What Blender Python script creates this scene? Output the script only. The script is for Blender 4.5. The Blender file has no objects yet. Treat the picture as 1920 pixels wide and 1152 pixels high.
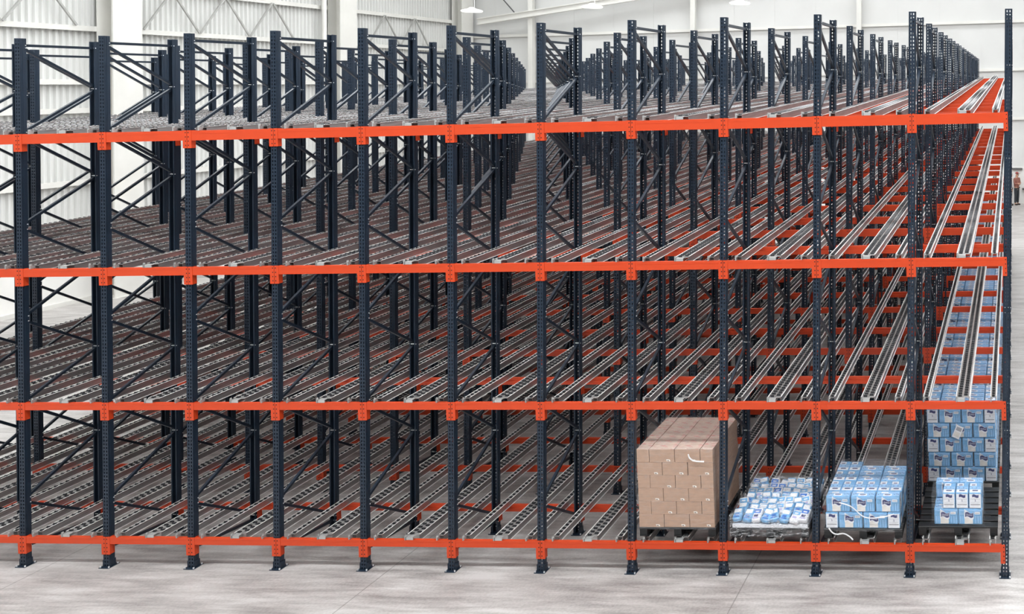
import bpy, bmesh, math, random
from math import sin, cos, pi, radians
from mathutils import Matrix, Vector
random.seed(7)
S = bpy.context.scene
COL = S.collection
# ------------------------------------------------------------------ camera
cy_, cp_, cr_ = 0.0708926, -0.0174662, 0.0051430
f_ = Vector((-sin(cy_)*cos(cp_), cos(cy_)*cos(cp_), sin(cp_)))
x_ = Vector((cos(cy_), sin(cy_), 0)); u_ = x_.cross(f_)
xr = x_*cos(cr_) + u_*sin(cr_); ur = u_*cos(cr_) - x_*sin(cr_)
cd = bpy.data.cameras.new('camera'); cam = bpy.data.objects.new('camera', cd); COL.objects.link(cam)
cam.matrix_world = Matrix(((xr.x, ur.x, -f_.x, 0.06099), (xr.y, ur.y, -f_.y, -12.76099), (xr.z, ur.z, -f_.z, 6.43446), (0, 0, 0, 1)))
cd.sensor_width = 36; cd.lens = 1847.373*36/1920
cd.shift_x = (960-1767.747)/1920; cd.shift_y = (189.244-576)/1920
cd.clip_end = 300
S.camera = cam
# ------------------------------------------------------------------ light and exposure
W = bpy.data.worlds.new('world'); S.world = W; W.use_nodes = True
W.node_tree.nodes['Background'].inputs[0].default_value = (0.93, 0.97, 1.0, 1)
W.node_tree.nodes['Background'].inputs[1].default_value = 0.3
S.view_settings.view_transform = 'Standard'; S.view_settings.look = 'None'
S.view_settings.gamma = 1; S.view_settings.use_curve_mapping = False
S.view_settings.exposure = 0.05
# roof light strips: (y, half width, strength)
STRIPS = [(-12, .9, 9), (-6.5, .5, 30), (2.0, .9, 10), (9, .9, 10), (16, .9, 10), (23, .9, 9), (30, .9, 8), (37, .8, 5)]
# ------------------------------------------------------------------ dimensions
P = 1.25; NB = 14; FD = 1.2; PER = 2.5527; NF = 10; SL = 0.0265
H = 7.407; LV = [6.068, 4.187, 2.306, 0.426]; BH = [0.135, 0.112, 0.098, 0.094]
LEN = PER*(NF-1)+FD
K = 0.029664; KA = math.atan(K)     # the floor has a cross fall: it rises to the right; posts stand plumb, beams and loads follow the floor
def G(x, y, z): return (x, y, z+K*x)
TH = 0.054          # height of a roller track
ORD = ['first', 'second', 'third', 'fourth', 'fifth', 'sixth', 'seventh', 'eighth', 'ninth', 'tenth', 'eleventh', 'twelfth', 'thirteenth', 'fourteenth', 'fifteenth', 'sixteenth', 'seventeenth', 'eighteenth', 'nineteenth', 'twentieth']
LVN = ['topmost', 'second highest', 'third highest', 'lowest']
# ------------------------------------------------------------------ materials
def mat(name, col, rough=0.5, metal=0.0, var=0.12, scale=3.0, bump=0.0, emis=None, stretch=(1, 1, 1), spec=None):
    m = bpy.data.materials.new(name); m.use_nodes = True
    nt = m.node_tree; b = nt.nodes['Principled BSDF']
    b.inputs['Roughness'].default_value = rough; b.inputs['Metallic'].default_value = metal
    if spec is not None: b.inputs['Specular IOR Level'].default_value = spec
    tc = nt.nodes.new('ShaderNodeTexCoord'); mp = nt.nodes.new('ShaderNodeMapping'); mp.inputs['Scale'].default_value = stretch
    nz = nt.nodes.new('ShaderNodeTexNoise'); nz.inputs['Scale'].default_value = scale; nz.inputs['Detail'].default_value = 5
    rp = nt.nodes.new('ShaderNodeValToRGB'); rp.color_ramp.elements[0].position = 0.3; rp.color_ramp.elements[1].position = 0.7
    a = [max(0, c*(1-var)) for c in col]; z = [min(1, c*(1+var)) for c in col]
    rp.color_ramp.elements[0].color = (*a, 1); rp.color_ramp.elements[1].color = (*z, 1)
    L = nt.links.new
    L(tc.outputs['Object'], mp.inputs[0]); L(mp.outputs[0], nz.inputs['Vector']); L(nz.outputs['Fac'], rp.inputs[0]); L(rp.outputs[0], b.inputs['Base Color'])
    if bump:
        bp = nt.nodes.new('ShaderNodeBump'); bp.inputs['Strength'].default_value = bump; bp.inputs['Distance'].default_value = 0.01
        L(nz.outputs['Fac'], bp.inputs['Height']); L(bp.outputs[0], b.inputs['Normal'])
    if emis:
        b.inputs['Emission Color'].default_value = (*col, 1); b.inputs['Emission Strength'].default_value = emis
    return m
M_navy = mat('navy_paint', (0.013, 0.025, 0.044), 0.38, 0.1, 0.15)
M_brace = mat('dark_navy_paint', (0.011, 0.020, 0.034), 0.33, 0.15, 0.15)
M_orange = mat('orange_paint', (0.60, 0.055, 0.010), 0.42, 0, 0.05)
M_slot = mat('slot_shadow', (0.012, 0.012, 0.015), 0.8)
M_zinc = mat('galvanised_steel', (0.43, 0.42, 0.415), 0.36, 0.8, 0.2, 6, stretch=(6, .4, 6))
M_endz = mat('zinc_end_plate', (0.55, 0.55, 0.54), 0.4, 0.5, 0.15)
M_flange_lit = mat('lit_zinc_edge', (0.88, 0.87, 0.85), 0.45, 0.15, 0.06, 6)  # same steel as the channel webs; top light on the lips painted in
M_roll = mat('dark_steel_roller', (0.035, 0.035, 0.038), 0.2, 0.4, 0.2)
M_rollin = mat('zinc_track_bed', (0.50, 0.49, 0.48), 0.35, 0.65, 0.15)
M_bolt = mat('bolt_steel', (0.85, 0.86, 0.88), 0.3, 0.5)
M_black = mat('black_plastic', (0.010, 0.011, 0.012), 0.42, 0, 0.25, 8)
M_wall = mat('white_wall', (0.66, 0.66, 0.645), 0.7, 0, 0.04, 0.5)
M_wall2 = mat('corrugated_white', (0.70, 0.70, 0.68), 0.5, 0, 0.03, 0.6)
M_plinth = mat('plinth_white', (0.80, 0.79, 0.76), 0.75, 0, 0.05, 0.8)
M_steelw = mat('cream_steel', (0.72, 0.71, 0.67), 0.5, 0, 0.05, 1)
M_ledge = mat('dark_ledge', (0.10, 0.10, 0.10), 0.6)
M_rod = mat('grey_rod', (.40, .40, .38), .5)
M_lamp = mat('lamp_white', (0.95, 0.94, 0.92), 0.4, 0, 0.02, 3, emis=0.5)
M_card = mat('cardboard', (0.47, 0.30, 0.205), 0.75, 0, 0.10, 7, stretch=(1, 1, 4))
M_tape = mat('brown_tape', (0.40, 0.27, 0.19), 0.4)
M_mark = mat('carton_mark', (0.85, 0.80, 0.72), 0.6)
M_markd = mat('carton_print', (0.16, 0.10, 0.07), 0.6)
M_blue = mat('pack_blue', (0.17, 0.40, 0.66), 0.3, 0, 0.28, 9, stretch=(2.2, 2.2, .5))
M_blue2 = mat('pack_sky', (0.30, 0.53, 0.80), 0.3, 0, 0.15, 10)
M_white = mat('pack_white', (0.80, 0.81, 0.83), 0.35, 0, 0.05, 12)
M_cream = mat('pack_cream', (0.78, 0.74, 0.68), 0.4, 0, 0.08, 12)
M_logo = mat('logo_navy', (0.03, 0.035, 0.14), 0.35)
M_dblue = mat('pack_deep_blue', (0.05, 0.18, 0.55), 0.3, 0, 0.3, 12)
M_lilac = mat('pack_lilac', (0.50, 0.47, 0.72), 0.35)
M_grey = mat('print_grey', (0.40, 0.40, 0.42), 0.5)
M_skin = mat('skin', (0.50, 0.28, 0.19), 0.5)
M_hair = mat('dark_hair', (0.03, 0.02, 0.015), 0.6)
M_trous = mat('dark_trousers', (0.03, 0.035, 0.04), 0.8)
M_shirt = mat('tan_shirt', (0.30, 0.12, 0.09), 0.8)
M_shirtw = mat('white_shirt', (0.75, 0.74, 0.74), 0.8)
M_cap = mat('red_brown_cap', (0.30, 0.07, 0.06), 0.8)
M_paper = mat('label_paper', (0.88, 0.87, 0.88), 0.5)

def floor_mat():
    m = bpy.data.materials.new('polished_concrete'); m.use_nodes = True
    nt = m.node_tree; b = nt.nodes['Principled BSDF']; L = nt.links.new; N = nt.nodes.new
    tc = N('ShaderNodeTexCoord')
    def noise(sc, st, det, rot=0.0):
        mp = N('ShaderNodeMapping'); mp.inputs['Scale'].default_value = st; mp.inputs['Rotation'].default_value = (0, 0, rot)
        n = N('ShaderNodeTexNoise'); n.inputs['Scale'].default_value = sc; n.inputs['Detail'].default_value = det
        L(tc.outputs['Object'], mp.inputs[0]); L(mp.outputs[0], n.inputs['Vector']); return n
    a = noise(0.35, (1, 1, 1), 8); c = noise(1.6, (0.55, 2.2, 1), 9, 0.5); d = noise(4, (.35, 2.6, 1), 8, .12); e = noise(28, (1, 1, 1), 3)
    def mth(op, x, y):
        n = N('ShaderNodeMath'); n.operation = op
        for i, v in enumerate((x, y)):
            if isinstance(v, (int, float)): n.inputs[i].default_value = v
            else: L(v, n.inputs[i])
        return n.outputs[0]
    s = mth('ADD', mth('ADD', mth('MULTIPLY', a.outputs[0], .25), mth('MULTIPLY', c.outputs[0], .32)), mth('ADD', mth('MULTIPLY', d.outputs[0], .30), mth('MULTIPLY', e.outputs[0], .13)))
    rp = N('ShaderNodeValToRGB'); els = rp.color_ramp.elements
    els[0].position = .40; els[0].color = (0.24, 0.222, 0.214, 1); els[1].position = .60; els[1].color = (0.56, 0.54, 0.525, 1)
    k = els.new(.5); k.color = (0.41, 0.388, 0.372, 1)
    L(s, rp.inputs[0])
    # saw cut joints every 5 m
    sp = N('ShaderNodeSeparateXYZ'); L(tc.outputs['Object'], sp.inputs[0])
    def joint(o, off):
        return mth('LESS_THAN', mth('ABSOLUTE', mth('SUBTRACT', mth('FRACT', mth('ADD', mth('MULTIPLY', o, .2), off), 0), .5), 0), .0016)
    j = mth('MAXIMUM', joint(sp.outputs[0], .18), joint(sp.outputs[1], .83))
    mx = N('ShaderNodeMix'); mx.data_type = 'RGBA'; L(mth('MULTIPLY', j, .6), mx.inputs[0]); L(rp.outputs[0], mx.inputs[6]); mx.inputs[7].default_value = (.16, .15, .14, 1)
    L(mx.outputs[2], b.inputs['Base Color'])
    rr = N('ShaderNodeMapRange'); rr.inputs[3].default_value = .28; rr.inputs[4].default_value = .55
    L(c.outputs[0], rr.inputs[0]); L(rr.outputs[0], b.inputs['Roughness'])
    return m
M_floor = floor_mat()

def film_mat(name, amount, scale):
    m = bpy.data.materials.new(name); m.use_nodes = True
    nt = m.node_tree; L = nt.links.new; N = nt.nodes.new
    nt.nodes.remove(nt.nodes['Principled BSDF']); out = nt.nodes['Material Output']
    tr = N('ShaderNodeBsdfTransparent'); tr.inputs[0].default_value = (.97, .97, .98, 1)
    gl = N('ShaderNodeBsdfPrincipled'); gl.inputs['Base Color'].default_value = (.85, .86, .88, 1); gl.inputs['Roughness'].default_value = .18
    tc = N('ShaderNodeTexCoord'); mp = N('ShaderNodeMapping'); mp.inputs['Scale'].default_value = (1, 1, 3.5); mp.inputs['Rotation'].default_value = (.3, .5, .2)
    nz = N('ShaderNodeTexNoise'); nz.inputs['Scale'].default_value = scale; nz.inputs['Detail'].default_value = 6
    try: nz.inputs['Distortion'].default_value = 1.2
    except Exception: pass
    rp = N('ShaderNodeValToRGB'); rp.color_ramp.elements[0].position = .48; rp.color_ramp.elements[0].color = (.04, .04, .04, 1)
    rp.color_ramp.elements[1].position = .70; rp.color_ramp.elements[1].color = (amount, amount, amount, 1)
    bp = N('ShaderNodeBump'); bp.inputs['Strength'].default_value = .8; bp.inputs['Distance'].default_value = .02
    mx = N('ShaderNodeMixShader')
    L(tc.outputs['Object'], mp.inputs[0]); L(mp.outputs[0], nz.inputs['Vector']); L(nz.outputs[0], rp.inputs[0]); L(nz.outputs[0], bp.inputs['Height'])
    L(bp.outputs[0], gl.inputs['Normal']); L(rp.outputs[0], mx.inputs[0]); L(tr.outputs[0], mx.inputs[1]); L(gl.outputs[0], mx.inputs[2]); L(mx.outputs[0], out.inputs[0])
    return m
M_film = film_mat('clear_film', .16, 9)
M_film2 = film_mat('crumpled_film', .50, 12)
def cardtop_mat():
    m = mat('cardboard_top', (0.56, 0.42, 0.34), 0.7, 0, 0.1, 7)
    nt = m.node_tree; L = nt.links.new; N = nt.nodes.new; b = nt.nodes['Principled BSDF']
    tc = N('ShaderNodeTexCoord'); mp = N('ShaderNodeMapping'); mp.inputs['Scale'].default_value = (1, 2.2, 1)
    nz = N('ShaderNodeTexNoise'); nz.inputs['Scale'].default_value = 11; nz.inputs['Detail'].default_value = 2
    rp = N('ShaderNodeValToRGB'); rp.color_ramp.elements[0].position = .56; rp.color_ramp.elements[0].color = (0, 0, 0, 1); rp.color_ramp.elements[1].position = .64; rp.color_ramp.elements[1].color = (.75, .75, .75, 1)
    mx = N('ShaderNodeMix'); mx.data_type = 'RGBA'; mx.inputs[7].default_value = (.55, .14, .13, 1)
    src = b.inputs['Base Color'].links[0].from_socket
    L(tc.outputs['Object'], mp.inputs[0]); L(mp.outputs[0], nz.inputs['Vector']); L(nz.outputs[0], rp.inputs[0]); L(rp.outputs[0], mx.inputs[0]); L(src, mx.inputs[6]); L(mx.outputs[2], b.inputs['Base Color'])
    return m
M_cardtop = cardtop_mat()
# ------------------------------------------------------------------ mesh builder
class MB:
    def __init__(s): s.v = []; s.f = []; s.m = []
    def quad(s, a, b, c, d, m=0):
        n = len(s.v); s.v += [a, b, c, d]; s.f.append((n, n+1, n+2, n+3)); s.m.append(m)
    def box(s, x0, x1, y0, y1, z0, z1, m=0, faces='xXyYzZ', tm=None):
        n = len(s.v); s.v += [(x0, y0, z0), (x1, y0, z0), (x1, y1, z0), (x0, y1, z0), (x0, y0, z1), (x1, y0, z1), (x1, y1, z1), (x0, y1, z1)]
        F = {'z': (0, 3, 2, 1), 'Z': (4, 5, 6, 7), 'y': (0, 1, 5, 4), 'X': (1, 2, 6, 5), 'Y': (2, 3, 7, 6), 'x': (3, 0, 4, 7)}
        for k in faces:
            s.f.append(tuple(n+i for i in F[k])); s.m.append(tm if (k == 'Z' and tm is not None) else m)
    def bar(s, a, b, w, h, m=0):       # rectangular bar between two points
        a, b = Vector(a), Vector(b); d = (b-a).normalized()
        u = d.cross(Vector((0, 0, 1)));
        if u.length < 1e-3: u = Vector((1, 0, 0))
        u.normalize(); w_ = u.cross(d).normalized(); n = len(s.v)
        for p in (a, b):
            for i, j in ((-1, -1), (1, -1), (1, 1), (-1, 1)): s.v.append(tuple(p+u*(w/2*i)+w_*(h/2*j)))
        for q in ((0, 1, 5, 4), (1, 2, 6, 5), (2, 3, 7, 6), (3, 0, 4, 7), (3, 2, 1, 0), (4, 5, 6, 7)): s.f.append(tuple(n+i for i in q)); s.m.append(m)
    def tube(s, a, b, r, n=8, m=0, r2=None, cap=True):
        a, b = Vector(a), Vector(b); d = (b-a).normalized(); r2 = r if r2 is None else r2
        u = d.cross(Vector((0, 0, 1)))
        if u.length < 1e-3: u = Vector((1, 0, 0))
        u.normalize(); w = u.cross(d); k = len(s.v)
        for p, q in ((a, r), (b, r2)):
            for i in range(n):
                t = 2*pi*i/n; s.v.append(tuple(p+u*(q*cos(t))+w*(q*sin(t))))
        for i in range(n):
            j = (i+1) % n; s.f.append((k+i, k+n+i, k+n+j, k+j)); s.m.append(m)
        if cap: s.f.append(tuple(k+i for i in range(n))); s.m.append(m); s.f.append(tuple(k+n+i for i in reversed(range(n)))); s.m.append(m)
    def add(s, o, off=(0, 0, 0), rz=0):
        n = len(s.v); c_, s_ = cos(rz), sin(rz)
        s.v += [(p[0]*c_-p[1]*s_+off[0], p[0]*s_+p[1]*c_+off[1], p[2]+off[2]) for p in o.v]
        s.f += [tuple(i+n for i in f) for f in o.f]; s.m += o.m
    def mesh(s, name, mats, smooth=False):
        me = bpy.data.meshes.new(name); me.from_pydata(s.v, [], s.f)
        for m in (mats if isinstance(mats, (list, tuple)) else [mats]): me.materials.append(m)
        me.polygons.foreach_set('material_index', s.m)
        if smooth: me.polygons.foreach_set('use_smooth', [True]*len(s.f))
        me.update(); return me
def put(name, me, parent=None, loc=(0, 0, 0), rot=(0, 0, 0), **pr):
    o = bpy.data.objects.new(name, me); COL.objects.link(o); o.location = loc; o.rotation_euler = rot
    if parent: o.parent = parent
    for k, v in pr.items(): o[k] = v
    return o
def thing(name, label, cat, loc=(0, 0, 0), rz=0, group=None, me=None):
    o = put(name, me, None, loc, (0, 0, rz)); o['label'] = label; o['category'] = cat; o['kind'] = 'thing'
    if group: o['group'] = group
    return o
def struct(name, me, loc=(0, 0, 0), rot=(0, 0, 0), **k): return put(name, me, None, loc, rot, kind='structure', **k)
def copy_tree(o, parent=None):
    c = o.copy(); COL.objects.link(c); c.parent = parent
    for ch in o.children: copy_tree(ch, c)
    return c
def bevel(me, w, seg=2):
    bm = bmesh.new(); bm.from_mesh(me); bmesh.ops.remove_doubles(bm, verts=bm.verts, dist=1e-5)
    bmesh.ops.bevel(bm, geom=list(bm.edges), offset=w, segments=seg, affect='EDGES', profile=.5, clamp_overlap=True); bm.to_mesh(me); bm.free(); me.update(); return me

# ================================================================== SETTING
WX, BY, CZ = -30.6, 40.2, 14.0
WZ = K*WX
b = MB(); b.box(WX-.3, 16, -16, BY+.3, -.3, 0); struct('floor', b.mesh('floor', M_floor), rot=(0, -KA, 0))
# left wall: trapezoid corrugation above a smooth plinth
b = MB(); y = -14.0; pts = []
while y < BY:
    pts += [(WX, y), (WX, y+.12), (WX+.08, y+.14), (WX+.08, y+.20)]; y += .22
pts.append((WX, BY))
for (xa, ya), (xb, yb) in zip(pts, pts[1:]):
    if yb > BY: break
    b.quad((xa, ya, 1.70), (xb, yb, 1.70), (xb, yb, CZ), (xa, ya, CZ), 0)
b.box(WX-.2, WX-.01, -14, BY, 0, CZ, 0)
b.box(WX-.01, WX+.06, -14, BY, 0, 1.70, 1)
struct('wall_left', b.mesh('wall_left', [M_wall2, M_plinth]), (0, 0, WZ))
b = MB(); b.box(WX+.06, WX+.16, -14, BY, 0, .14); struct('baseboard_left', b.mesh('baseboard_left', M_steelw), (0, 0, WZ))
tn = 1
for z in (3.98, 6.33, 7.27, 9.03, 10.58, 12.2):
    b = MB(); b.box(WX+.081, WX+.24, -14, BY-.3, z-.08, z+.06); b.box(WX+.24, WX+.26, -14, BY-.3, z-.10, z+.07)
    struct('trim_%d' % tn, b.mesh('girt', M_steelw), (0, 0, WZ)); tn += 1
# back wall: flat panels with joints
b = MB(); x = WX
joints = [(-30.9 + 2.25*i) for i in range(1, 21)]
pr_ = WX
for j in joints:
    if j > 16: break
    if j-pr_ > .05:
        b.box(pr_, j-.012, BY, BY+.2, 1.9+K*pr_, CZ); b.box(j-.012, j+.012, BY+.012, BY+.2, 1.9+K*pr_, CZ)
        pr_ = j+.012
b.box(pr_, 16, BY, BY+.2, 1.9+K*pr_, CZ)
struct('wall_back', b.mesh('wall_back', M_wall))
b = MB(); b.box(WX, 16, BY-.05, BY-.002, 0, 1.98); struct('baseboard_back', b.mesh('plinth', M_plinth), rot=(0, -KA, 0))
for z in (4.6, 7.23, 9.8, 12.2):
    b = MB(); b.box(WX+.3, 16, BY-.16, BY-.001, z-.07, z+.05); b.box(WX+.3, 16, BY-.18, BY-.16, z-.09, z+.06)
    struct('trim_%d' % tn, b.mesh('girt', M_steelw), rot=(0, -KA, 0)); tn += 1
# ceiling with daylight strips
b = MB(); b.box(WX-.3, 16, -16, BY+.3, CZ+.01, CZ+.2); struct('ceiling', b.mesh('ceiling', M_wall))
def sky_mat(e):
    m = bpy.data.materials.new('daylight_strip'); m.use_nodes = True
    n = m.node_tree.nodes['Principled BSDF']; n.inputs['Base Color'].default_value = (.9, .95, 1, 1)
    n.inputs['Emission Color'].default_value = (.96, .985, 1.0, 1); n.inputs['Emission Strength'].default_value = e; return m
for i, (yy, hw, e) in enumerate(STRIPS):
    b = MB(); b.box(WX+2, 14, yy-hw, yy+hw, CZ-.06, CZ-.01)
    struct('window_%d' % (i+1), b.mesh('roof_light', sky_mat(e)))
# columns of the hall
def hall_column(x, y, w, d, z1, label, name='steel_column'):
    b = MB(); b.box(x-w/2, x+w/2, y-d/2, y+d/2, 0, z1); b.box(x-w/2-.02, x+w/2+.02, y-d/2-.001, y-d/2+.03, .04, z1-.02)
    b.box(x-w/2-.1, x+w/2+.1, y-d/2-.1, y+d/2+.1, 0, .04)
    b.v = [(p[0], p[1], p[2]+K*x) for p in b.v]
    thing(name, label, 'column', group=None, me=b.mesh('column', M_steelw))
def side_column(y, label):      # deep column standing against the corrugated wall, haunch at the top
    b = MB(); x0, x1 = WX+.262, WX+.85
    b.box(x1-.05, x1, y-.55, y+.55, 0, CZ-.02); b.box(x0, x0+.05, y-.55, y+.55, 0, CZ-.02); b.box(x0+.05, x1-.05, y-.06, y+.06, 0, CZ-.02)
    b.box(x0, x1+.05, y-.6, y+.6, 0, .05)
    thing('steel_column', label, 'column', (0, 0, WZ), me=b.mesh('side_column', M_steelw))
side_column(18.5, 'wide cream steel column on corrugated left wall, nearest and leftmost in view')
side_column(29.6, 'cream steel column halfway along the corrugated left wall, beside a thin downpipe')
side_column(7.0, 'cream steel column on left wall standing left of the rack behind its first frames')
side_column(39.3, 'cream steel column in the far corner where corrugated and flat walls meet')
b = MB(); b.tube((WX+.42, 28.6, WZ), (WX+.42, 28.6, CZ-.03), .10, 12)
thing('downpipe', 'thin round cream downpipe just left of the halfway column on the left wall', 'pipe', me=b.mesh('downpipe', M_steelw, True))
for x, t in ((-26.4, 'leftmost slim column against flat back wall, right of the hanging lamp'), (-17.3, 'second slim column from the left against the flat back wall'), (-8.2, 'third slim column from the left against the flat back wall')):
    hall_column(x, BY-.38, .22, .34, CZ-.02, t)
# sloped rafter on the back wall
b = MB(); sl = .1203+K
for (za, zb, ya, yb) in ((0, .05, -.22, -.001), (.30, .36, -.22, -.001), (.05, .30, -.13, -.09)):
    X0, X1 = -29.3, -3.0; z0 = 10.40+K*-29.3
    n = len(b.v)
    for X in (X0, X1):
        zz = z0+(X-X0)*sl
        b.v += [(X, BY+ya-.58, zz+za), (X, BY+yb-.58, zz+za), (X, BY+yb-.58, zz+zb), (X, BY+ya-.58, zz+zb)]
    for q in ((0, 1, 2, 3), (7, 6, 5, 4), (0, 4, 5, 1), (1, 5, 6, 2), (2, 6, 7, 3), (3, 7, 4, 0)): b.f.append(tuple(n+i for i in q)); b.m.append(0)
thing('sloped_rafter', 'cream sloping steel rafter rising to the right across the back wall', 'beam', me=b.mesh('rafter', M_steelw))
# diagonal wind bracing between girts on the left wall
lo, hi = 9.10, 10.50; k = 0
for i in range(12):
    yy = 23.3-1.2+2.42*(i-5)
    if any(abs(yy+1.05-c) < 1.75 for c in (18.5, 29.6, 39.3)): continue
    r = thing('wind_brace', 'V-shaped pair of thin grey brace rods between girts, %s from the front on left wall' % ORD[k], 'brace', (WX+.32, yy, lo+WZ), group='wind braces on the left wall')
    b = MB(); b.bar((0, 0, 0), (0, 1.15, hi-lo), .06, .06); me_a = b.mesh('rod', M_rod)
    b = MB(); b.bar((0, 2.36, 0), (0, 1.21, hi-lo), .06, .06); me_b = b.mesh('rod', M_rod)
    put('rod', me_a, r); put('rod', me_b, r); k += 1
b = MB(); b.bar((-28.6, BY-.35, 11.6), (-27.4, BY-.35, 10.25), .05, .05); thing('brace_rod', 'thin grey diagonal rod above the sloping rafter in the far corner', 'rod', me=b.mesh('rod', M_ledge))
# dark ledge on the back wall beside the people
b = MB(); b.box(.02, .60, BY-.25, BY-.06, 1.86, 1.94); thing('wall_ledge', 'dark narrow ledge on back wall above the people at the right edge', 'ledge', me=b.mesh('ledge', M_ledge))
b = MB(); b.box(.60, 1.9, BY-.3, BY-.06, .78, .86); b.box(.9, .96, BY-.28, BY-.06, .06, .78); b.box(1.7, 1.76, BY-.28, BY-.06, .06, .78)
thing('low_rail', 'low dark rail at back wall right of the people', 'rail', me=b.mesh('low_rail', M_ledge))
# hanging lamps
def lamp(x, y, z, label):
    r = thing('hanging_lamp', label, 'lamp', (x, y, z), group='low bay lamps hanging in front of the back wall')
    prof = [(.05, .16), (.10, .15), (.16, .10), (.42, .03), (.47, 0), (.46, -.05), (.40, -.07)]
    b = MB(); n = 24
    for (ra, za), (rb, zb) in zip(prof, prof[1:]):
        for i in range(n):
            a0, a1 = 2*pi*i/n, 2*pi*(i+1)/n
            b.quad((ra*cos(a0), ra*sin(a0), za), (rb*cos(a0), rb*sin(a0), zb), (rb*cos(a1), rb*sin(a1), zb), (ra*cos(a1), ra*sin(a1), za))
    sh = put('lamp_shade', b.mesh('shade', M_lamp, True), r)
    b = MB(); b.tube((0, 0, -.065), (0, 0, -.05), .40, 24); put('diffuser', b.mesh('diffuser', M_lamp), sh)
    b = MB(); b.tube((.12, 0, .12), (.12, 0, CZ-z-.02), .015, 8); put('suspension_rod', b.mesh('rod', M_steelw), r)
lamp(-24.8, 31.0, 10.42+K*-24.8, 'white dish lamp hanging near far left corner of the back wall')
lamp(-19.1, 31.0, 10.44+K*-19.1, 'white dish lamp hanging at the top edge, middle of three')
lamp(-12.25, 31.0, 10.40+K*-12.25, 'white dish lamp at the top edge, rightmost of three')

# ================================================================== RACK: upright frames
def post_mesh():
    b = MB(); w, d, t = .045, .085, .003; zs = .05; n = int(H/zs); hx = .0185; hw = .0075; hh = .0135
    for yy, flip in ((0, 0), (t, 1)):
        def q(x0, x1, z0, z1):
            if flip: b.quad((x1, yy, z0), (x0, yy, z0), (x0, yy, z1), (x1, yy, z1))
            else: b.quad((x0, yy, z0), (x1, yy, z0), (x1, yy, z1), (x0, yy, z1))
        q(-w, -hx-hw, 0, H); q(-hx+hw, hx-hw, 0, H); q(hx+hw, w, 0, H)
        for s in (-1, 1):
            x0, x1 = s*hx-hw, s*hx+hw; z = 0
            for i in range(n):
                c = zs*(i+.5); q(x0, x1, z, c-hh); z = c+hh
            q(x0, x1, z, H)
    for s in (-1, 1):          # side plates and returned lips
        x0, x1 = sorted((s*w, s*(w-t))); b.box(x0, x1, 0, d, 0, H)
        x0, x1 = sorted((s*w, s*(w-.018))); b.box(x0, x1, d-t, d, 0, H)
        x0, x1 = sorted((s*(w-.001), s*(w+.003))); b.box(x0, x1, .03, .05, 0, H)
    return b.mesh('post', M_navy)
me_post = post_mesh()
b = MB(); b.box(-.075, .075, -.045, .13, 0, .008); b.box(-.055, -.047, .0, .09, .008, .10); b.box(.047, .055, .0, .09, .008, .10)
for x in (-.062, .062):
    for y in (-.028, .11): b.tube((x, y, .008), (x, y, .028), .010, 6, 1)
me_foot = b.mesh('foot_plate', [M_navy, M_bolt])
FN = [7.31, 6.06, 4.77, 3.48, 2.29, .92]; RN = [6.70, 5.39, 4.11, 2.81, 1.53, .25]
segs = [('h', FN[0], FN[0])]
for i in range(6):
    segs.append(('d', FN[i], RN[i]))
    if i < 5: segs.append(('u', FN[i+1], RN[i]))
segs.append(('h', .27, .18))
brace_me = []
ya, yb = .062, FD-.062
for s, zf, zr in segs:
    b = MB(); dx = {'h': 0, 'd': .002, 'u': -.002}[s]
    zf2 = zf-.035 if s == 'd' else (zf+.035 if s == 'u' else zf)
    b.bar((dx, ya, zf2), (dx, yb, zr+(0.03 if s == 'd' else (-.03 if s == 'u' else 0))), .034, .036, 0)
    for yy, zz in ((ya+.012, zf2), (yb-.012, zr)):
        b.tube((-.05, yy, zz), (.052, yy, zz), .008, 6, 1)
    brace_me.append(('horizontal_brace' if s == 'h' else 'diagonal_brace', b.mesh('brace', [M_brace, M_bolt])))
def make_frame():
    r = thing('upright_frame', '', 'rack frame', group='navy upright frames of the pallet rack')
    put('post', me_post, r); put('post', me_post, r, (0, FD, 0), (0, 0, pi))
    put('foot_plate', me_foot, r); put('foot_plate', me_foot, r, (0, FD, 0), (0, 0, pi))
    for nme, me in brace_me: put(nme, me, r)
    return r
fr0 = None
for li in range(NB+1):
    for k in range(NF):
        if fr0 is None: o = fr0 = make_frame()
        else: o = copy_tree(fr0)
        o.location = G(-li*P, k*PER, 0)
        if k == 0: o['label'] = 'navy perforated upright frame at the rack front, %s line from the right end' % ORD[li]
        elif k == NF-1: o['label'] = 'navy upright frame in the last row by the back wall, %s line from the right' % ORD[li]
        else: o['label'] = 'navy upright frame, %s line from the right, %s row back from the front' % (ORD[li], ORD[k])

# ================================================================== RACK: beams
def beam_mb(h):
    b = MB(); b.box(.05, P-.05, -.010, .038, -h, 0); b.box(.05, P-.05, -.012, -.010, -h*.32, -h*.30)
    b.box(.05, P-.05, .038, .05, -h, -h*.45)
    return b
def conn_mb(side):
    c = .24; b = MB()
    x0, x1 = (.003, .062) if side == 0 else (P-.062, P-.003)
    b.box(x0, x1, -.014, -.004, -c, .006)
    if side == 0: b.box(.0505, .0545, -.004, .07, -c, .004)
    else: b.box(P-.0545, P-.0505, -.004, .07, -c, .004)
    for i in range(4):
        z = -.022-i*.058; xc = .02 if side == 0 else P-.02
        b.box(xc-.006, xc+.006, -.0155, -.0141, z-.012, z+.004, 1)
    return b
beam_me = [beam_mb(h).mesh('beam', M_orange) for h in BH]
conn_me = [conn_mb(s).mesh('connector', [M_orange, M_slot]) for s in (0, 1)]
beams0 = {}
rest = MB()
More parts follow.
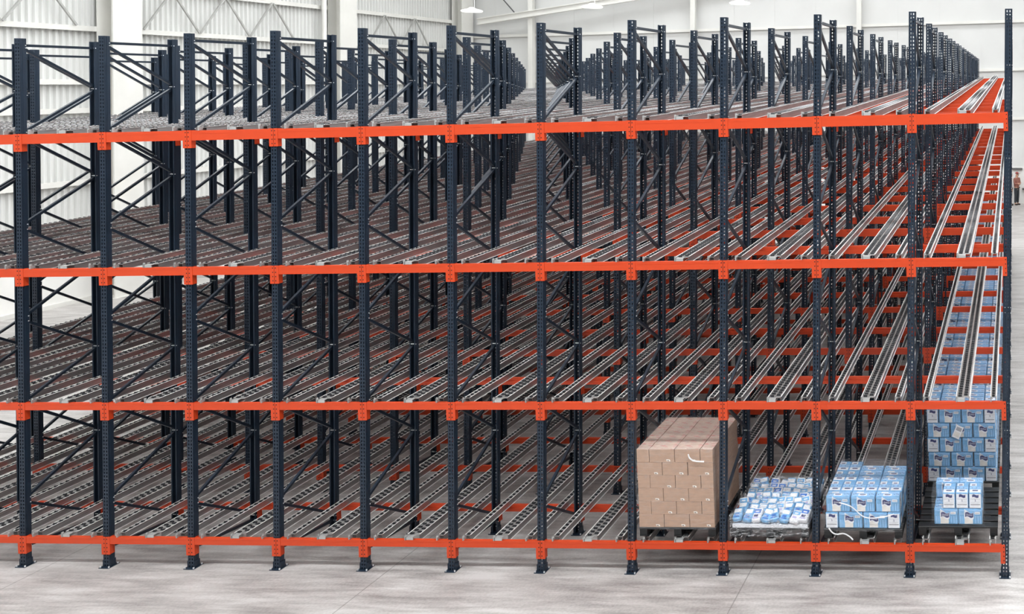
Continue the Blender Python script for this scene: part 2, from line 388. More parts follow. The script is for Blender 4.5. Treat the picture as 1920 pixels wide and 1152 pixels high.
for r in range(2*NF):
    k, e = divmod(r, 2); y = k*PER + (FD if e else 0)
    for lv in range(4):
        for bi in range(NB):
            z = LV[lv]+SL*y - (.047 if r else 0); x = -(bi+1)*P      # inner beams sit lower, inside the tracks' depth
            if r < 5:
                if lv not in beams0:
                    o = put('rack_crossbeam', beam_me[lv], category='beam', kind='thing', group='orange beams of the pallet rack'); beams0[lv] = o
                    for s in (0, 1): put('connector', conn_me[s], o)
                else: o = copy_tree(beams0[lv])
                o.location = G(x, y, z); o.rotation_euler = (0, -KA, 0)
                if e: o.location = G(x+P, y, z); o.rotation_euler = (0, KA, pi)
                row = ['on the rack front', 'behind the front frames', 'on the second row of frames', 'behind the second row of frames', 'on the third row of frames'][r]
                o['label'] = 'orange beam %s, %s level, %s bay from right' % (row, LVN[lv], ORD[bi])
            else:
                t = beam_mb(BH[lv]); t.add(conn_mb(0)); t.add(conn_mb(1))
                rest.add(t, (x+P, y, z) if e else (x, y, z), pi if e else 0)
o = put('rack_crossbeams', rest.mesh('rack_crossbeams', [M_orange, M_slot]), None, (0, 0, 0), (0, -KA, 0), kind='stuff')
o['label'] = 'orange beams deep inside the rack, all rows further back than the third frames'; o['category'] = 'beams'

# ================================================================== RACK: roller tracks
PIT = .094; NR = int((LEN-.1)/PIT); NI = 12
def track_parts(w, two):
    ch = []
    for s in (-1, 1):
        b = MB(); t = .003
        x0, x1 = sorted((s*w, s*(w+t))); b.box(x0, x1, .056, LEN, -.044, TH-.004)
        x0, x1 = sorted((s*w, s*(w+.014))); b.box(x0, x1, .056, LEN, TH-.0068, TH-.004, 1); b.box(x0, x1, .056, LEN, -.044, -.041, 1)
        y = 1.9
        while y < LEN:      # splice plates
            x0, x1 = sorted((s*(w+t), s*(w+t+.004))); b.box(x0, x1, y, y+.14, -.030, TH-.012, 0); y += 2.5
        ch.append(b.mesh('side_channel', [M_zinc, M_flange_lit]))
    b = MB(); b.box(-w, w, .056, LEN, TH-.022, TH-.018)
    if two: b.box(-.006, .006, .056, LEN, TH-.018, TH-.008)
    bed = b.mesh('track_bed', M_rollin)
    def roller(i):
        b = MB(); y = .085+i*PIT; z = TH-.011; r = .017
        if two:
            b.tube((-w+.016, y, z), (-.014, y, z), r, 8); b.tube((.014, y+PIT/2, z), (w-.016, y+PIT/2, z), r, 8)
        else: b.tube((-w+.010, y, z), (w-.010, y, z), r, 8)
        return b
    singles = []
    for i in range(NI):
        r_ = roller(i)
        if two:
            for h in (0, 1):
                q = MB(); nv = len(r_.v)//2; q.v = r_.v[h*nv:(h+1)*nv]; q.f = [tuple(a-h*nv for a in f) for f in r_.f[h*len(r_.f)//2:(h+1)*len(r_.f)//2]]; q.m = [0]*len(q.f)
                singles.append(q.mesh('roller', M_roll))
        else: singles.append(r_.mesh('roller', M_roll, False))
    b = MB()
    for i in range(NI, NR): b.add(roller(i))
    return ch, bed, singles, b.mesh('rollers', M_roll)
def end_mesh(w):
    b = MB(); two = w > .05
    if two: b.box(-w+.01, w-.05, -.012, -.001, .0, TH*.6); b.box(-w+.01, w-.05, -.012, .055, TH*.6, TH*.6+.004)
    b.box(-w-.008, -w-.001, -.02, .075, .0, TH*.7); b.box(-w-.010, -w+.004, -.02, .012, 0, TH+.010); b.box(-w-.010, -w+.02, -.02, -.014, TH-.01, TH+.010); return b.mesh('end_stop', M_endz)
def make_track(w, two):
    ch, bed, singles, rs = track_parts(w, two)
    r = thing('roller_track', '', 'roller track', group='galvanised roller tracks of the pallet rack')
    for c in ch: put('side_channel', c, r)
    put('track_bed', bed, r)
    for s in singles: put('roller', s, r)
    o = put('rollers', rs, r, kind='stuff')
    put('end_stop', end_mesh(w), r)
    return r
tr = [make_track(.028, False), make_track(.078, True)]
used = [False, False]
ang = math.atan(SL)
for lv in range(4):
    for bi in range(NB):
        for j, (dx, ty) in enumerate(((.205, 0), (.685, 1), (1.085, 0))):
            if used[ty]: o = copy_tree(tr[ty])
            else: o = tr[ty]; used[ty] = True
            o.location = G(-(bi+1)*P+dx, .0, LV[lv]+.002); o.rotation_euler = (ang, -KA, 0)
            o['label'] = 'galvanised %s on the %s level, %s bay from the right' % (('left roller track', 'wide middle roller track', 'right roller track')[j], LVN[lv], ORD[bi])
BZ = LV[3]
# ================================================================== pallets
PT = .12            # pallet height
def pallet_meshes():
    w, d = 1.05, 1.20; out = []
    n = 7; bw = .13; gap = (d-n*bw)/(n-1)
    for i in range(n):
        b = MB(); y = i*(bw+gap); b.box(-w/2, w/2, y, y+bw, PT-.024, PT); out.append(('deck_board', bevel(b.mesh('deck_board', M_black), .003, 1)))
    for i in range(3):
        for j in range(3):
            b = MB(); x = (-w/2+.055, 0, w/2-.055)[i]; y = (.07, d/2, d-.07)[j]; b.box(x-.05, x+.05, y-.065, y+.065, .018, PT-.024); out.append(('block', b.mesh('block', M_black)))
    for i in range(3):
        b = MB(); x = (-w/2+.055, 0, w/2-.055)[i]; b.box(x-.05, x+.05, 0, d, 0, .018); out.append(('runner', b.mesh('runner', M_black)))
    return out
pm = pallet_meshes(); pal0 = [None]
from mathutils import Euler
def load_frame(bay, y):      # rigid frame of a load standing on the sloping tracks: x across, y back, z up, origin at the pallet's front centre
    return Matrix.Translation(G(-(bay+1)*P+.63, y, BZ+SL*y+TH+.0075)) @ Euler((ang, -KA, 0)).to_matrix().to_4x4()
def pallet(bay, y, label):
    if pal0[0] is None:
        r = thing('plastic_pallet', '', 'pallet', group='black pallets on the lowest level')
        for n, me in pm: put(n, me, r)
        pal0[0] = r
    else: r = copy_tree(pal0[0])
    M = load_frame(bay, y); r.location = M.translation; r.rotation_euler = M.to_euler(); r['label'] = label
    return M
def on_load(o, M, x, y, z, rx=0, ry=0, rz=0):
    m = M @ Matrix.Translation((x, y, z)) @ Euler((rx, ry, rz)).to_matrix().to_4x4()
    o.location = m.translation; o.rotation_euler = m.to_euler(); return o
# ---- cartons
def carton_mesh(w, d, h, ends):
    b = MB(); b.box(0, w, 0, d, 0, h, 0, tm=3)
    g = .0006
    if ends == 0:
        b.box(w*.5, w*.5+.004, -g, .0, .0, h, 1, 'y') if False else None
        b.quad((.0, -g, h*.50), (w, -g, h*.50), (w, -g, h*.50+.0035), (.0, -g, h*.50+.0035), 1)
        x = w*.70; b.quad((x, -g, .012), (x+.05, -g, .012), (x+.04, -g, .038), (x-.01, -g, .040), 2)
        b.quad((x+.006, -2*g, .016), (x+.028, -2*g, .016), (x+.026, -2*g, .028), (x+.002, -2*g, .028), 4)
    b.quad((w+g, 0, h*.5), (w+g, d, h*.5), (w+g, d, h*.5+.0035), (w+g, 0, h*.5+.0035), 1)
    return b.mesh('carton', [M_card, M_tape, M_mark, M_cardtop, M_markd])
M4 = pallet(3, .03, 'black pallet under the stack of brown cartons')
z0 = PT+.0015; CH = .1765; cw = .3467; cd_ = .168; cx0 = -.525
cA = carton_mesh(cw-.009, cd_-.003, CH-.0025, 0); cB = carton_mesh(.1733-.008, .294-.003, CH-.002, 1)
CO = ['lowest', 'second', 'third', 'fourth', 'fifth', 'top']
def carton(me, x, y, L, t):
    random.seed(int(x*1000+y*77+L)); on_load(thing('cardboard_carton', t, 'carton', (0, 0, 0), 0, 'brown cartons stacked on the pallet', me), M4, x+random.uniform(-.002, .002), y-.03+random.uniform(-.003, .003), z0+L*CH)
for L in range(6):
    lay = CO[L]+' layer'
    if L % 2 == 0:
        for i in range(3):
            for j in range(7):
                carton(cA, cx0+i*cw+.002, .04+j*cd_, L, 'brown carton, %s, %s row from front, %s' % (lay, ORD[j], ('left', 'middle', 'right')[i]))
    else:
        for i in range(2):
            for j in range(7):
                carton(cA, cx0+.1733+i*cw+.002, .04+j*cd_, L, 'brown carton, %s, %s row from front, %s of centre' % (lay, ORD[j], ('left', 'right')[i]))
        for i in range(2):
            for j in range(4):
                carton(cB, cx0+i*(cw*2+.1733)+.002, .04+j*.294, L, 'narrow brown carton turned sideways, %s, %s edge, %s from front' % (lay, ('left', 'right')[i], ORD[j]))
def shrink(x0, x1, y0, y1, z0_, z1, M, label, m, amp, nx=40, ny=40, seed=1, skirt=.02, topamp=None, bulge=0.0):
    """film draped over a load: displaced shell, open underneath"""
    random.seed(seed); bm = bmesh.new()
    bmesh.ops.create_cube(bm, size=1)
    for v in bm.verts: v.co = Vector(((x0+x1)/2+v.co.x*(x1-x0+.01), (y0+y1)/2+v.co.y*(y1-y0+.01), (z0_+z1)/2+v.co.z*(z1-z0_)))
    bot = [f for f in bm.faces if f.normal.z < -.9]; bmesh.ops.delete(bm, geom=bot, context='FACES_ONLY')
    bmesh.ops.subdivide_edges(bm, edges=list(bm.edges), cuts=24, use_grid_fill=True)
    from mathutils import noise as mn
    for v in bm.verts:
        n = mn.fractal(v.co*7+Vector((seed*3.1, 0, 0)), 1.0, 2.0, 3); ctr = Vector(((x0+x1)/2, (y0+y1)/2, (z0_+z1)/2)); d = (v.co-ctr); d = Vector((d.x/(x1-x0), d.y/(y1-y0), d.z/(z1-z0_)))
        out = Vector((1 if d.x > .495 else -1 if d.x < -.495 else 0, 1 if d.y > .495 else -1 if d.y < -.495 else 0, 1 if d.z > .495 else 0))
        v.co += out*(abs(n)*amp+.004)
    me = bpy.data.meshes.new('film'); bm.to_mesh(me); bm.free(); me.materials.append(m)
    me.polygons.foreach_set('use_smooth', [True]*len(me.polygons))
    o = put('stretch_film', me, None, category='stretch film', kind='thing'); on_load(o, M, 0, 0, 0); o['label'] = label; return o
shrink(cx0-.005, cx0+1.045, .0, .01+7*cd_+.008, z0-.02, z0+6*CH+.01, M4, 'clear stretch film wrapped around the brown carton stack', M_film, .014, seed=3)

# ---- tissue packs
def text_mb(txt, size):
    cu = bpy.data.curves.new('lettering', 'FONT'); cu.body = txt; cu.size = size; cu.align_x = 'CENTER'; cu.align_y = 'CENTER'; cu.shear = .25; cu.resolution_u = 2
    o = bpy.data.objects.new('lettering', cu); COL.objects.link(o)
    dg = bpy.context.evaluated_depsgraph_get(); me = bpy.data.meshes.new_from_object(o.evaluated_get(dg))
    v = [tuple(p.co) for p in me.vertices]; f = [tuple(p.vertices) for p in me.polygons]
    bpy.data.objects.remove(o); bpy.data.meshes.remove(me); return v, f
TXT = text_mb('Delsey', .030)
PW_, PD_, PH_ = .325, .172, .215
def wave(b, cx, cz, w, h, y, m, up=.2):     # waving flag shape on a front face
    n = 10
    for i in range(n):
        t0, t1 = i/n, (i+1)/n
        def zz(t): return cz+h*up*sin(t*2*pi)
        b.quad((cx+w*(t0-.5), y, zz(t0)-h/2), (cx+w*(t1-.5), y, zz(t1)-h/2), (cx+w*(t1-.5), y, zz(t1)+h/2), (cx+w*(t0-.5), y, zz(t0)+h/2), m)
def zflat(b, x0, x1, y0, y1, z, m): b.quad((x0, y0, z), (x1, y0, z), (x1, y1, z), (x0, y1, z), m)
def yflat(b, x0, x1, z0, z1, y, m): b.quad((x0, y, z0), (x1, y, z0), (x1, y, z1), (x0, y, z1), m)
PM = [M_blue, M_blue2, M_white, M_cream, M_logo, M_dblue, M_lilac, M_grey]
def round_box(w, d, h, r=.012):
    b = MB(); b.box(0, w, 0, d, 0, h, 0); me = b.mesh('t', M_blue); bevel(me, r, 2)
    n = MB(); n.v = [tuple(v.co) for v in me.vertices]; n.f = [tuple(p.vertices) for p in me.polygons]; n.m = [0]*len(n.f); bpy.data.meshes.remove(me); return n
def pack_top(b, w, d, h, along):
    # printed top: white band, logo and dots
    zf = h+.0007
    if along:
        zflat(b, .012, w-.012, d*.08, d*.50, zf, 1); zflat(b, w*.30, w*.66, d*.12, d*.52, zf+.0005, 2)
        zflat(b, w*.36, w*.60, d*.30, d*.44, zf+.001, 4); zflat(b, w*.42, w*.55, d*.16, d*.24, zf+.001, 6)
        for i, x in enumerate((.10, .18, .76, .86, .93)): zflat(b, w*x-.007, w*x+.007, d*(.35+.1*(i % 2)), d*(.35+.1*(i % 2))+.014, zf+.001, 4)
        zflat(b, .012, w-.012, d*.56, d*.90, zf, 1); zflat(b, w*.2, w*.5, d*.62, d*.86, zf+.0005, 2)
    else:
        zflat(b, .012, w-.012, d*.05, d*.34, zf, 2); zflat(b, w*.28, w*.72, d*.17, d*.28, zf+.0005, 4)
        zflat(b, .012, w-.012, d*.40, d*.60, zf, 1)
        for x in (.25, .6): zflat(b, w*x-.007, w*x+.007, d*.45, d*.45+.016, zf+.001, 4)
        zflat(b, .012, w*.6, d*.66, d*.92, zf, 2); zflat(b, w*.2, w*.5, d*.72, d*.80, zf+.0005, 4)
def pack_front_mesh():
    w, d, h = PW_-.008, PD_-.006, PH_-.005; b = round_box(w, d, h); y = -.0008
    b.f_side = None
    cx = w*.44
    yflat(b, cx-.058, cx+.052, .012, h*.50, y, 3); wave(b, cx, h*.60, .125, .085, y-.0006, 2); wave(b, cx+.004, h*.625, .108, .058, y-.0012, 4)
    v, f = TXT; n = len(b.v); b.v += [(cx+.004+p[0], y-.0022, h*.625+p[1]+.018*0) for p in v]; b.f += [tuple(i+n for i in q) for q in f]; b.m += [2]*len(f)
    yflat(b, w*.68, w*.90, h*.66, h*.82, y, 2); yflat(b, w*.70, w*.88, h*.71, h*.76, y-.0006, 7)
    for x, ww in ((.06, .05), (.15, .025), (.70, .035), (.80, .05), (.90, .03)): yflat(b, w*x, w*x+w*ww, .015, h*.55, y, 1)
    yflat(b, .012, w-.012, h*.86, h*.95, y, 1)
    wave(b, w*.30, h*.86, .03, .04, y-.0006, 2)
    pack_top(b, w, d, h, True)
    # printed side (+x and -x)
    for xs in (w+.0008, -.0008):
        b.quad((xs, .015, .012), (xs, d-.015, .012), (xs, d-.015, h*.78), (xs, .015, h*.78), 2)
        b.quad((xs+(.0005 if xs > 0 else -.0005), d*.3, h*.55), (xs+(.0005 if xs > 0 else -.0005), d*.7, h*.55), (xs+(.0005 if xs > 0 else -.0005), d*.7, h*.70), (xs+(.0005 if xs > 0 else -.0005), d*.3, h*.70), 4)
    return b.mesh('tissue_pack', PM)
def pack_end_mesh():
    w, d, h = PD_-.006, PW_-.008, PH_-.005; b = round_box(w, d, h); y = -.0008
    yflat(b, .008, w-.008, .008, h-.014, y, 2); wave(b, w*.52, h*.80, .085, .036, y-.0008, 4)
    yflat(b, w*.49, w*.53, h*.47, h*.57, y-.0008, 4); yflat(b, w*.45, w*.53, h*.55, h*.57, y-.0008, 4); yflat(b, w*.45, w*.57, h*.455, h*.47, y-.0008, 4)
    yflat(b, w*.1, w*.9, h*.60, h*.615, y-.0008, 7); yflat(b, w*.12, w*.88, h*.22, h*.29, y-.0008, 7); yflat(b, w*.12, w*.88, h*.38, h*.39, y-.0008, 7)
    pack_top(b, w, d, h, False)
    for xs in (w+.0008, -.0008):
        s = .0005 if xs > 0 else -.0005
        b.quad((xs, d*.3, .012), (xs, d*.6, .012), (xs, d*.6, h*.5), (xs, d*.3, h*.5), 3)
        b.quad((xs+s, d*.28, h*.5), (xs+s, d*.62, h*.5), (xs+s, d*.62, h*.75), (xs+s, d*.28, h*.75), 4)
        b.quad((xs, d*.72, h*.1), (xs, d*.9, h*.1), (xs, d*.9, h*.55), (xs, d*.72, h*.55), 1)
    return b.mesh('tissue_pack_end', PM)
pF, pE = pack_front_mesh(), pack_end_mesh()
def pack(M, me, x, y, z, t, g): return on_load(thing('tissue_pack', t, 'tissue pack', (0, 0, 0), 0, g, me), M, x, y, z, 0, 0, random.uniform(-.012, .012))
random.seed(21)
Z1 = PT+.002
# bay two from the right: two layers
M2 = pallet(1, .03, 'black pallet under the two-layer load of blue tissue packs'); bx = -.50; gn = 'tissue packs on the two-layer pallet'
for j in range(3):
    y = .015+j*PW_
    pack(M2, pE, bx+.003, y, Z1, 'blue and white tissue pack end-on at lower left, two-layer pallet, %s from front' % ORD[j], gn)
    pack(M2, pE, bx+1.0-PD_, y, Z1, 'blue and white tissue pack end-on at lower right, two-layer pallet, %s from front' % ORD[j], gn)
for j in range(6):
    for i in range(2): pack(M2, pF, bx+PD_+.006+i*(PW_+.004), .015+j*PD_, Z1, 'blue tissue pack, lower layer of two-layer pallet, %s row, %s of centre' % (ORD[j], ('left', 'right')[i]), gn)
zt = Z1+PH_
for i in range(3): pack(M2, pF, bx+.015+i*(PW_+.006), .02, zt, 'blue tissue pack facing front on upper layer of two-layer pallet, %s' % ('left', 'middle', 'right')[i], gn)
for i in range(6): pack(M2, pE, bx+.012+i*(PW_+.006)/2, .02+PD_, zt, 'blue tissue pack end-on behind front trio on two-layer pallet, %s from left' % ORD[i], gn)
for i in range(2): pack(M2, pE, bx+.012+i*(PW_+.006)/2, .02+PD_+PW_, zt, 'blue tissue pack end-on at back left of two-layer pallet, %s from left' % ORD[i], gn)
for j in range(3):
    for i in range(2): pack(M2, pF, bx+.35+i*(PW_+.004), .02+PD_+PW_+j*PD_*.98, zt, 'blue tissue pack, upper layer, back %s row of two-layer pallet, %s' % (ORD[j], ('left', 'right')[i]), gn)
for i in range(2): pack(M2, pE, bx+.012+i*(PW_+.006)/2, .02+PD_+PW_*2, zt, 'blue tissue pack at the far left corner of two-layer pallet, %s from left' % ORD[i], gn)
shrink(bx-.008, bx+1.01, .0, 1.17, Z1-.03, zt+PH_+.012, M2, 'clear stretch film around the two-layer load of blue tissue packs', M_film, .018, seed=5)
def strip(M, pts, w, label):
    cu = [Vector(p) for p in pts]; fine = []
    for i in range(len(cu)-1):
        p0, p1, p2, p3 = cu[max(i-1, 0)], cu[i], cu[i+1], cu[min(i+2, len(cu)-1)]
        for q in range(5):
            t = q/5; fine.append(.5*((2*p1)+(p2-p0)*t+(2*p0-5*p1+4*p2-p3)*t*t+(3*p1-3*p2+p3-p0)*t*t*t))
    fine.append(cu[-1]); b = MB()
    for a, c in zip(fine, fine[1:]): b.bar(a, c, w*.4, w)
    on_load(thing('film_tail', label, 'film strip', me=b.mesh('film_tail', M_paper)), M, 0, 0, 0)
strip(M2, [(bx+.20, -.03, zt+.15), (bx+.36, -.035, zt+.10), (bx+.50, -.04, zt-.02), (bx+.62, -.04, zt-.05), (bx+.80, -.04, zt-.03), (bx+.92, -.03, zt)], .012, 'loose white film strand hanging across the front of blue tissue packs')
strip(M2, [(bx+.05, -.025, Z1+.02), (bx+.10, -.03, Z1-.04), (bx+.16, -.03, Z1-.06), (bx+.25, -.03, Z1-.05), (bx+.33, -.035, Z1-.09), (bx+.37, -.04, Z1-.13)], .016, 'loose white film tail dangling over the pallet below the blue tissue packs')
strip(M4, [(cx0+.72, -.03, z0+6*CH-.05), (cx0+.74, -.035, z0+6*CH-.10), (cx0+.80, -.03, z0+6*CH-.14), (cx0+.93, -.03, z0+6*CH-.15)], .018, 'loose white film tail on the front of the brown cartons')
# bay one from the right: partly unloaded front pallet, full stacks behind
M1 = pallet(0, .12, 'black pallet at the right end, nearly empty with a small tissue stack'); ax = -.315; gn = 'tissue packs left on the front pallet at the right end'
for i in range(2): pack(M1, pF, ax+i*(PW_-.005), .05, Z1, 'lower blue tissue pack of the small stack on the right end pallet, %s' % ('left', 'right')[i], gn)
for i in range(2): pack(M1, pF, ax+i*(PW_-.005), .05+PD_, Z1, 'lower rear blue tissue pack of the small stack on right end pallet, %s' % ('left', 'right')[i], gn)
for i in range(2): pack(M1, pF, ax+i*(PW_-.005), .05+2*PD_, Z1, 'hindmost lower blue tissue pack of the small stack on right end pallet, %s' % ('left', 'right')[i], gn)
for i in range(3): pack(M1, pE, ax+.115+i*(PD_+.003), .055, Z1+PH_, 'white-faced tissue pack end-on atop the small stack, %s' % ('left', 'middle', 'right')[i], gn)
for i in range(2): pack(M1, pF, ax+.005+i*(PW_-.005), .055+PW_, Z1+PH_, 'upper blue tissue pack behind three end-on packs, %s' % ('left', 'right')[i], gn)
shrink(ax-.015, ax+PW_*2-.005, .03, .06+PW_+PD_, Z1+.002, Z1+2*PH_+.01, M1, 'clear stretch film around the small tissue stack on the right end pallet', M_film, .01, seed=8)
STUFF = []
def full_stack(y, n, individual):
    M = pallet(0, y, 'black pallet in the right end lane, %s from the front under blue packs' % ORD[n])
    x0 = -.51; gn = 'tissue packs stacked in the right end lane'
    for L in range(5):
        zz = Z1+L*PH_
        ln = ('bottom', 'second', 'third', 'fourth', 'top')[L]+' layer'
        items = []
        if L % 2 == 0:
            for j in range(3):
                items += [(pE, x0, .01+j*.36, 'left edge end-on, %s from front' % ORD[j]), (pE, x0+1.01-PD_, .01+j*.36, 'right edge end-on, %s from front' % ORD[j])]
            for j in range(6):
                for i in range(2): items.append((pF, x0+PD_+.008+i*(PW_+.004), .01+j*.18, '%s row, %s of centre' % (ORD[j], ('left', 'right')[i])))
        else:
            for j in range(6):
                for i in range(3): items.append((pF, x0+.01+i*(PW_+.008), .01+j*.18, '%s row, %s' % (ORD[j], ('left', 'middle', 'right')[i])))
        for me, px, py, t in items:
            front = py < .04; edge = px > x0+.6 and (me is pE or L % 2)
            if L < 4 and not front and not edge and not (px < x0+.1): continue
            if individual(L): pack(M, me, px, py, zz, 'tissue pack, %s lane stack, %s, %s' % (ORD[n]+' right', ln, t), gn)
            else: STUFF.append((me, M @ Matrix.Translation((px, py, zz))))
    shrink(x0-.008, x0+1.02, .0, 1.10, Z1+.002, Z1+5*PH_+.012, M, 'clear stretch film on the %s full stack of the right end lane' % ORD[n], M_film, .014, seed=10+n)
    return M
yy = 1.50; n = 1; MF = None
while yy+1.2 < LEN+.05 and n < 18:
    m_ = full_stack(yy, n, (lambda L: True) if n == 1 else ((lambda L: L == 4) if n < 9 else (lambda L: False)))
    MF = MF or m_; yy += 1.24; n += 1
b = MB(); cache = {}
for me, M in STUFF:
    if me.name not in cache: cache[me.name] = ([v.co.copy() for v in me.vertices], [tuple(p.vertices) for p in me.polygons], [p.material_index for p in me.polygons])
    v, f, mi = cache[me.name]; k = len(b.v)
    b.v += [tuple(M @ q) for q in v]; b.f += [tuple(i+k for i in q) for q in f]; b.m += mi
o = put('tissue_packs', b.mesh('tissue_packs', PM), kind='stuff'); o['label'] = 'blue tissue packs in the lower layers and far stacks of the right end lane'; o['category'] = 'tissue packs'
# label sheet on the first full stack
b = MB(); b.box(-.055, .055, -.004, 0, -.095, .095); b.box(-.040, .040, -.005, -.004, .02, .075, 1); b.box(-.040, .040, -.005, -.004, -.07, .0, 2)
on_load(thing('label_sheet', 'tilted white paper label stuck on the tall tissue stack behind the right pallet', 'paper label', me=b.mesh('label_sheet', [M_paper, M_grey, M_cream])), MF, -.06, -.024, Z1+3.45*PH_, 0, .42, 0)
# bay three from the right: low load of small shingled packs under crumpled film
M3 = pallet(2, .03, 'black pallet under the low film-covered load of small packs'); dx0 = -.51; gn = 'small tissue packs on the low film-covered pallet'
def small_pack(kind):
    b = round_box(.130, .21, .07, .024); zf = .0707
    c = [(2, 5, 0), (5, 2, 5), (2, 0, 6)][kind]
    b.m = [2 if kind != 1 else 0]*len(b.f)
    zflat(b, .012, .110, .110, .178, zf, c[1]); zflat(b, .030, .088, .05, .09, zf, 4 if kind == 0 else c[2]); zflat(b, .02, .098, .02, .042, zf, c[0] if kind else 6)
    zflat(b, .035, .085, .13, .150, zf+.0005, 2)
    return b.mesh('small_pack', PM)
SP = [small_pack(i) for i in range(3)]; random.seed(4)
for j in range(7):
    for i in range(8):
        o = put('small_tissue_pack', SP[random.choice((0, 1, 1, 2))], None, category='tissue pack', group=gn, kind='thing')
        on_load(o, M3, dx0+.012+i*.125+random.uniform(-.008, .008)+.02*(j % 2)*(i < 7), .02+j*.158+random.uniform(-.012, .012), Z1+.045+random.uniform(0, .02), random.uniform(.25, .42), random.uniform(-.16, .16), random.uniform(-.22, .22))
        o['label'] = 'small blue and white tissue pack on low pallet, %s row from front, %s from left' % (ORD[j], ORD[i])
b = MB(); b.box(dx0+.005, dx0+1.02, .01, 1.17, 0, .045); on_load(thing('packed_layer', 'flat pale layer of packs under the small tissue packs on the low pallet', 'pack layer', me=b.mesh('packed_layer', M_white)), M3, 0, 0, Z1)
shrink(dx0-.008, dx0+1.03, -.01, 1.22, .02, Z1+.17, M3, 'crumpled clear stretch film over the low load of small tissue packs', M_film2, .018, seed=14)

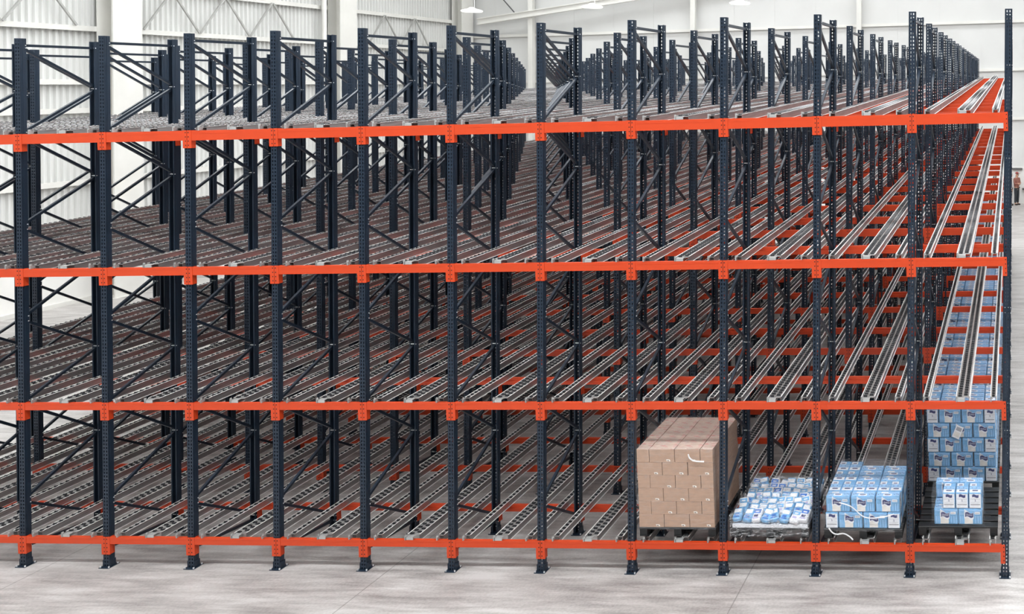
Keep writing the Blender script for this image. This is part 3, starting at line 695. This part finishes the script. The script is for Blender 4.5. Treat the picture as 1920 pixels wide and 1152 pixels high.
# ================================================================== people by the back wall
def skin_mesh(pts, edges, rad, m, sub=2):
    me = bpy.data.meshes.new('skinned'); me.from_pydata(pts, edges, [])
    o = bpy.data.objects.new('skinned', me); COL.objects.link(o)
    md = o.modifiers.new('s', 'SKIN'); md.use_smooth_shade = True
    for i, r in enumerate(rad):
        rr = r if isinstance(r, tuple) else (r, r); me.skin_vertices[0].data[i].radius = rr
    me.skin_vertices[0].data[0].use_root = True
    s = o.modifiers.new('d', 'SUBSURF'); s.levels = sub; s.render_levels = sub
    dg = bpy.context.evaluated_depsgraph_get(); out = bpy.data.meshes.new_from_object(o.evaluated_get(dg)); bpy.data.objects.remove(o)
    out.materials.clear(); out.materials.append(m); out.polygons.foreach_set('use_smooth', [True]*len(out.polygons)); return out
def person(loc, rz, shirt, label, arms, cap):
    r = thing('person', label, 'person', loc, rz)
    # facing -y; body as one surface
    P_ = [(0, 0, .92), (0, .01, 1.12), (0, 0, 1.36), (0, .0, 1.47), (0, -.015, 1.55), (0, -.02, 1.66),
          (-.09, 0, .86), (-.10, -.01, .48), (-.11, .01, .08), (-.12, -.13, .035), (.09, 0, .86), (.10, -.01, .48), (.11, .01, .08), (.12, -.13, .035)]
    E_ = [(0, 1), (1, 2), (2, 3), (3, 4), (4, 5), (0, 6), (6, 7), (7, 8), (8, 9), (0, 10), (10, 11), (11, 12), (12, 13)]
    R_ = [(.15, .11), (.13, .10), (.16, .11), .06, (.075, .09), (.07, .085), .085, .06, .045, .035, .085, .06, .045, .035]
    A_ = [[(-.19, 0, 1.40), (-.24, -.02, 1.14), (-.02, -.20, 1.16), (.06, -.20, 1.18)], [(.19, 0, 1.40), (.24, -.02, 1.14), (.04, -.18, 1.10), (-.05, -.19, 1.12)]] if arms else [[(-.20, 0, 1.40), (-.25, .01, 1.12), (-.24, -.08, .88), (-.23, -.10, .80)], [(.20, 0, 1.40), (.25, .01, 1.12), (.24, -.08, .88), (.23, -.10, .80)]]
    fing = []
    for a in A_:
        n = len(P_); P_ += a; E_ += [(2, n), (n, n+1), (n+1, n+2), (n+2, n+3)]; R_ += [.062, .045, .032, (.03, .016)]
        d = (Vector(a[3])-Vector(a[2])).normalized(); u = d.cross(Vector((0, 1, 0))).normalized()
        for k in range(5):
            off = u*(.017*(k-1.5)) if k < 4 else u*-.045
            root = Vector(a[3])+(off*.7 if k < 4 else off*.4-d*.02); L_ = (.07, .08, .075, .06, .05)[k]
            m_ = root+off*.25+d*L_*.6; t_ = m_+d*L_*.4+Vector((0, .012, 0)); n2 = len(P_)
            P_ += [tuple(root), tuple(m_), tuple(t_)]; E_ += [(n+3, n2), (n2, n2+1), (n2+1, n2+2)]; R_ += [.009, .008, .007]
    bd = put('body', skin_mesh(P_, E_, R_, M_skin), r)
    # shirt and trousers follow the body
    sp = [(0, .0, .86), (0, .01, 1.12), (0, 0, 1.36), (0, .0, 1.46)]; se = [(0, 1), (1, 2), (2, 3)]; sr = [(.185, .15), (.165, .13), (.185, .13), .08]
    for a in A_:
        n = len(sp); q = Vector(a[1]).lerp(Vector(a[2]), .25 if not arms else .7); sp += [a[0], a[1], tuple(q)]; se += [(2, n), (n, n+1), (n+1, n+2)]; sr += [.074, .06, .048]
    put('shirt', skin_mesh(sp, se, sr, shirt), r)
    tp = [(0, 0, 1.0)] + [(-.09, 0, .86), (-.10, -.01, .48), (-.11, .01, .10), (.09, 0, .86), (.10, -.01, .48), (.11, .01, .10)]
    put('trousers', skin_mesh(tp, [(0, 1), (1, 2), (2, 3), (0, 4), (4, 5), (5, 6)], [(.13, .10), .10, .078, .062, .10, .078, .062], M_trous), r)
    for s in (-1, 1):
        put('shoe', skin_mesh([(s*.11, .03, .045), (s*.115, -.06, .05), (s*.12, -.16, .035)], [(0, 1), (1, 2)], [.05, .05, .038], M_hair, 1), r)
    b = MB()
    for s in (-1, 1): b.box(s*.03-.010, s*.03+.010, -.113, -.104, 1.625, 1.637)
    put('eyes', b.mesh('eyes', M_hair), bd)
    b = MB(); b.bar((0, -.105, 1.635), (0, -.130, 1.595), .02, .022); b.box(-.024, .024, -.112, -.104, 1.560, 1.567, 1)
    for s in (-1, 1): b.box(s*.075-.008, s*.075+.008, -.035, -.0, 1.59, 1.645)
    put('nose_and_mouth', b.mesh('face', [M_skin, M_shirt]), bd)
    # hair shell / cap
    for nm, m, zr, rr in (('hair', M_hair, 1.655, .092),) + ((('cap', M_cap, 1.675, .100),) if cap else ()):
        b = MB(); N_ = 14
        for i in range(6):
            for j in range(N_):
                def pt(i, j):
                    ph = pi/2*i/6; th = 2*pi*j/N_; return (rr*cos(ph)*cos(th)*.86, -.01+rr*cos(ph)*sin(th), zr+rr*.95*sin(ph))
                b.quad(pt(i, j), pt(i, j+1), pt(i+1, j+1), pt(i+1, j))
        if nm == 'cap': b.box(-.06, .06, -.19, -.09, 1.672, 1.682)
        put(nm, b.mesh(nm, m, True), bd if nm == 'hair' else r)
person((.30, BY-.60, K*.3), -2.2+pi, M_shirt, 'person in tan-red shirt, dark trousers and cap standing with folded arms at right edge', True, True)
person((-.03, BY-.75, 0), 1.0+pi/6, M_shirtw, 'person in white shirt and dark trousers half hidden behind the right end post', False, False)
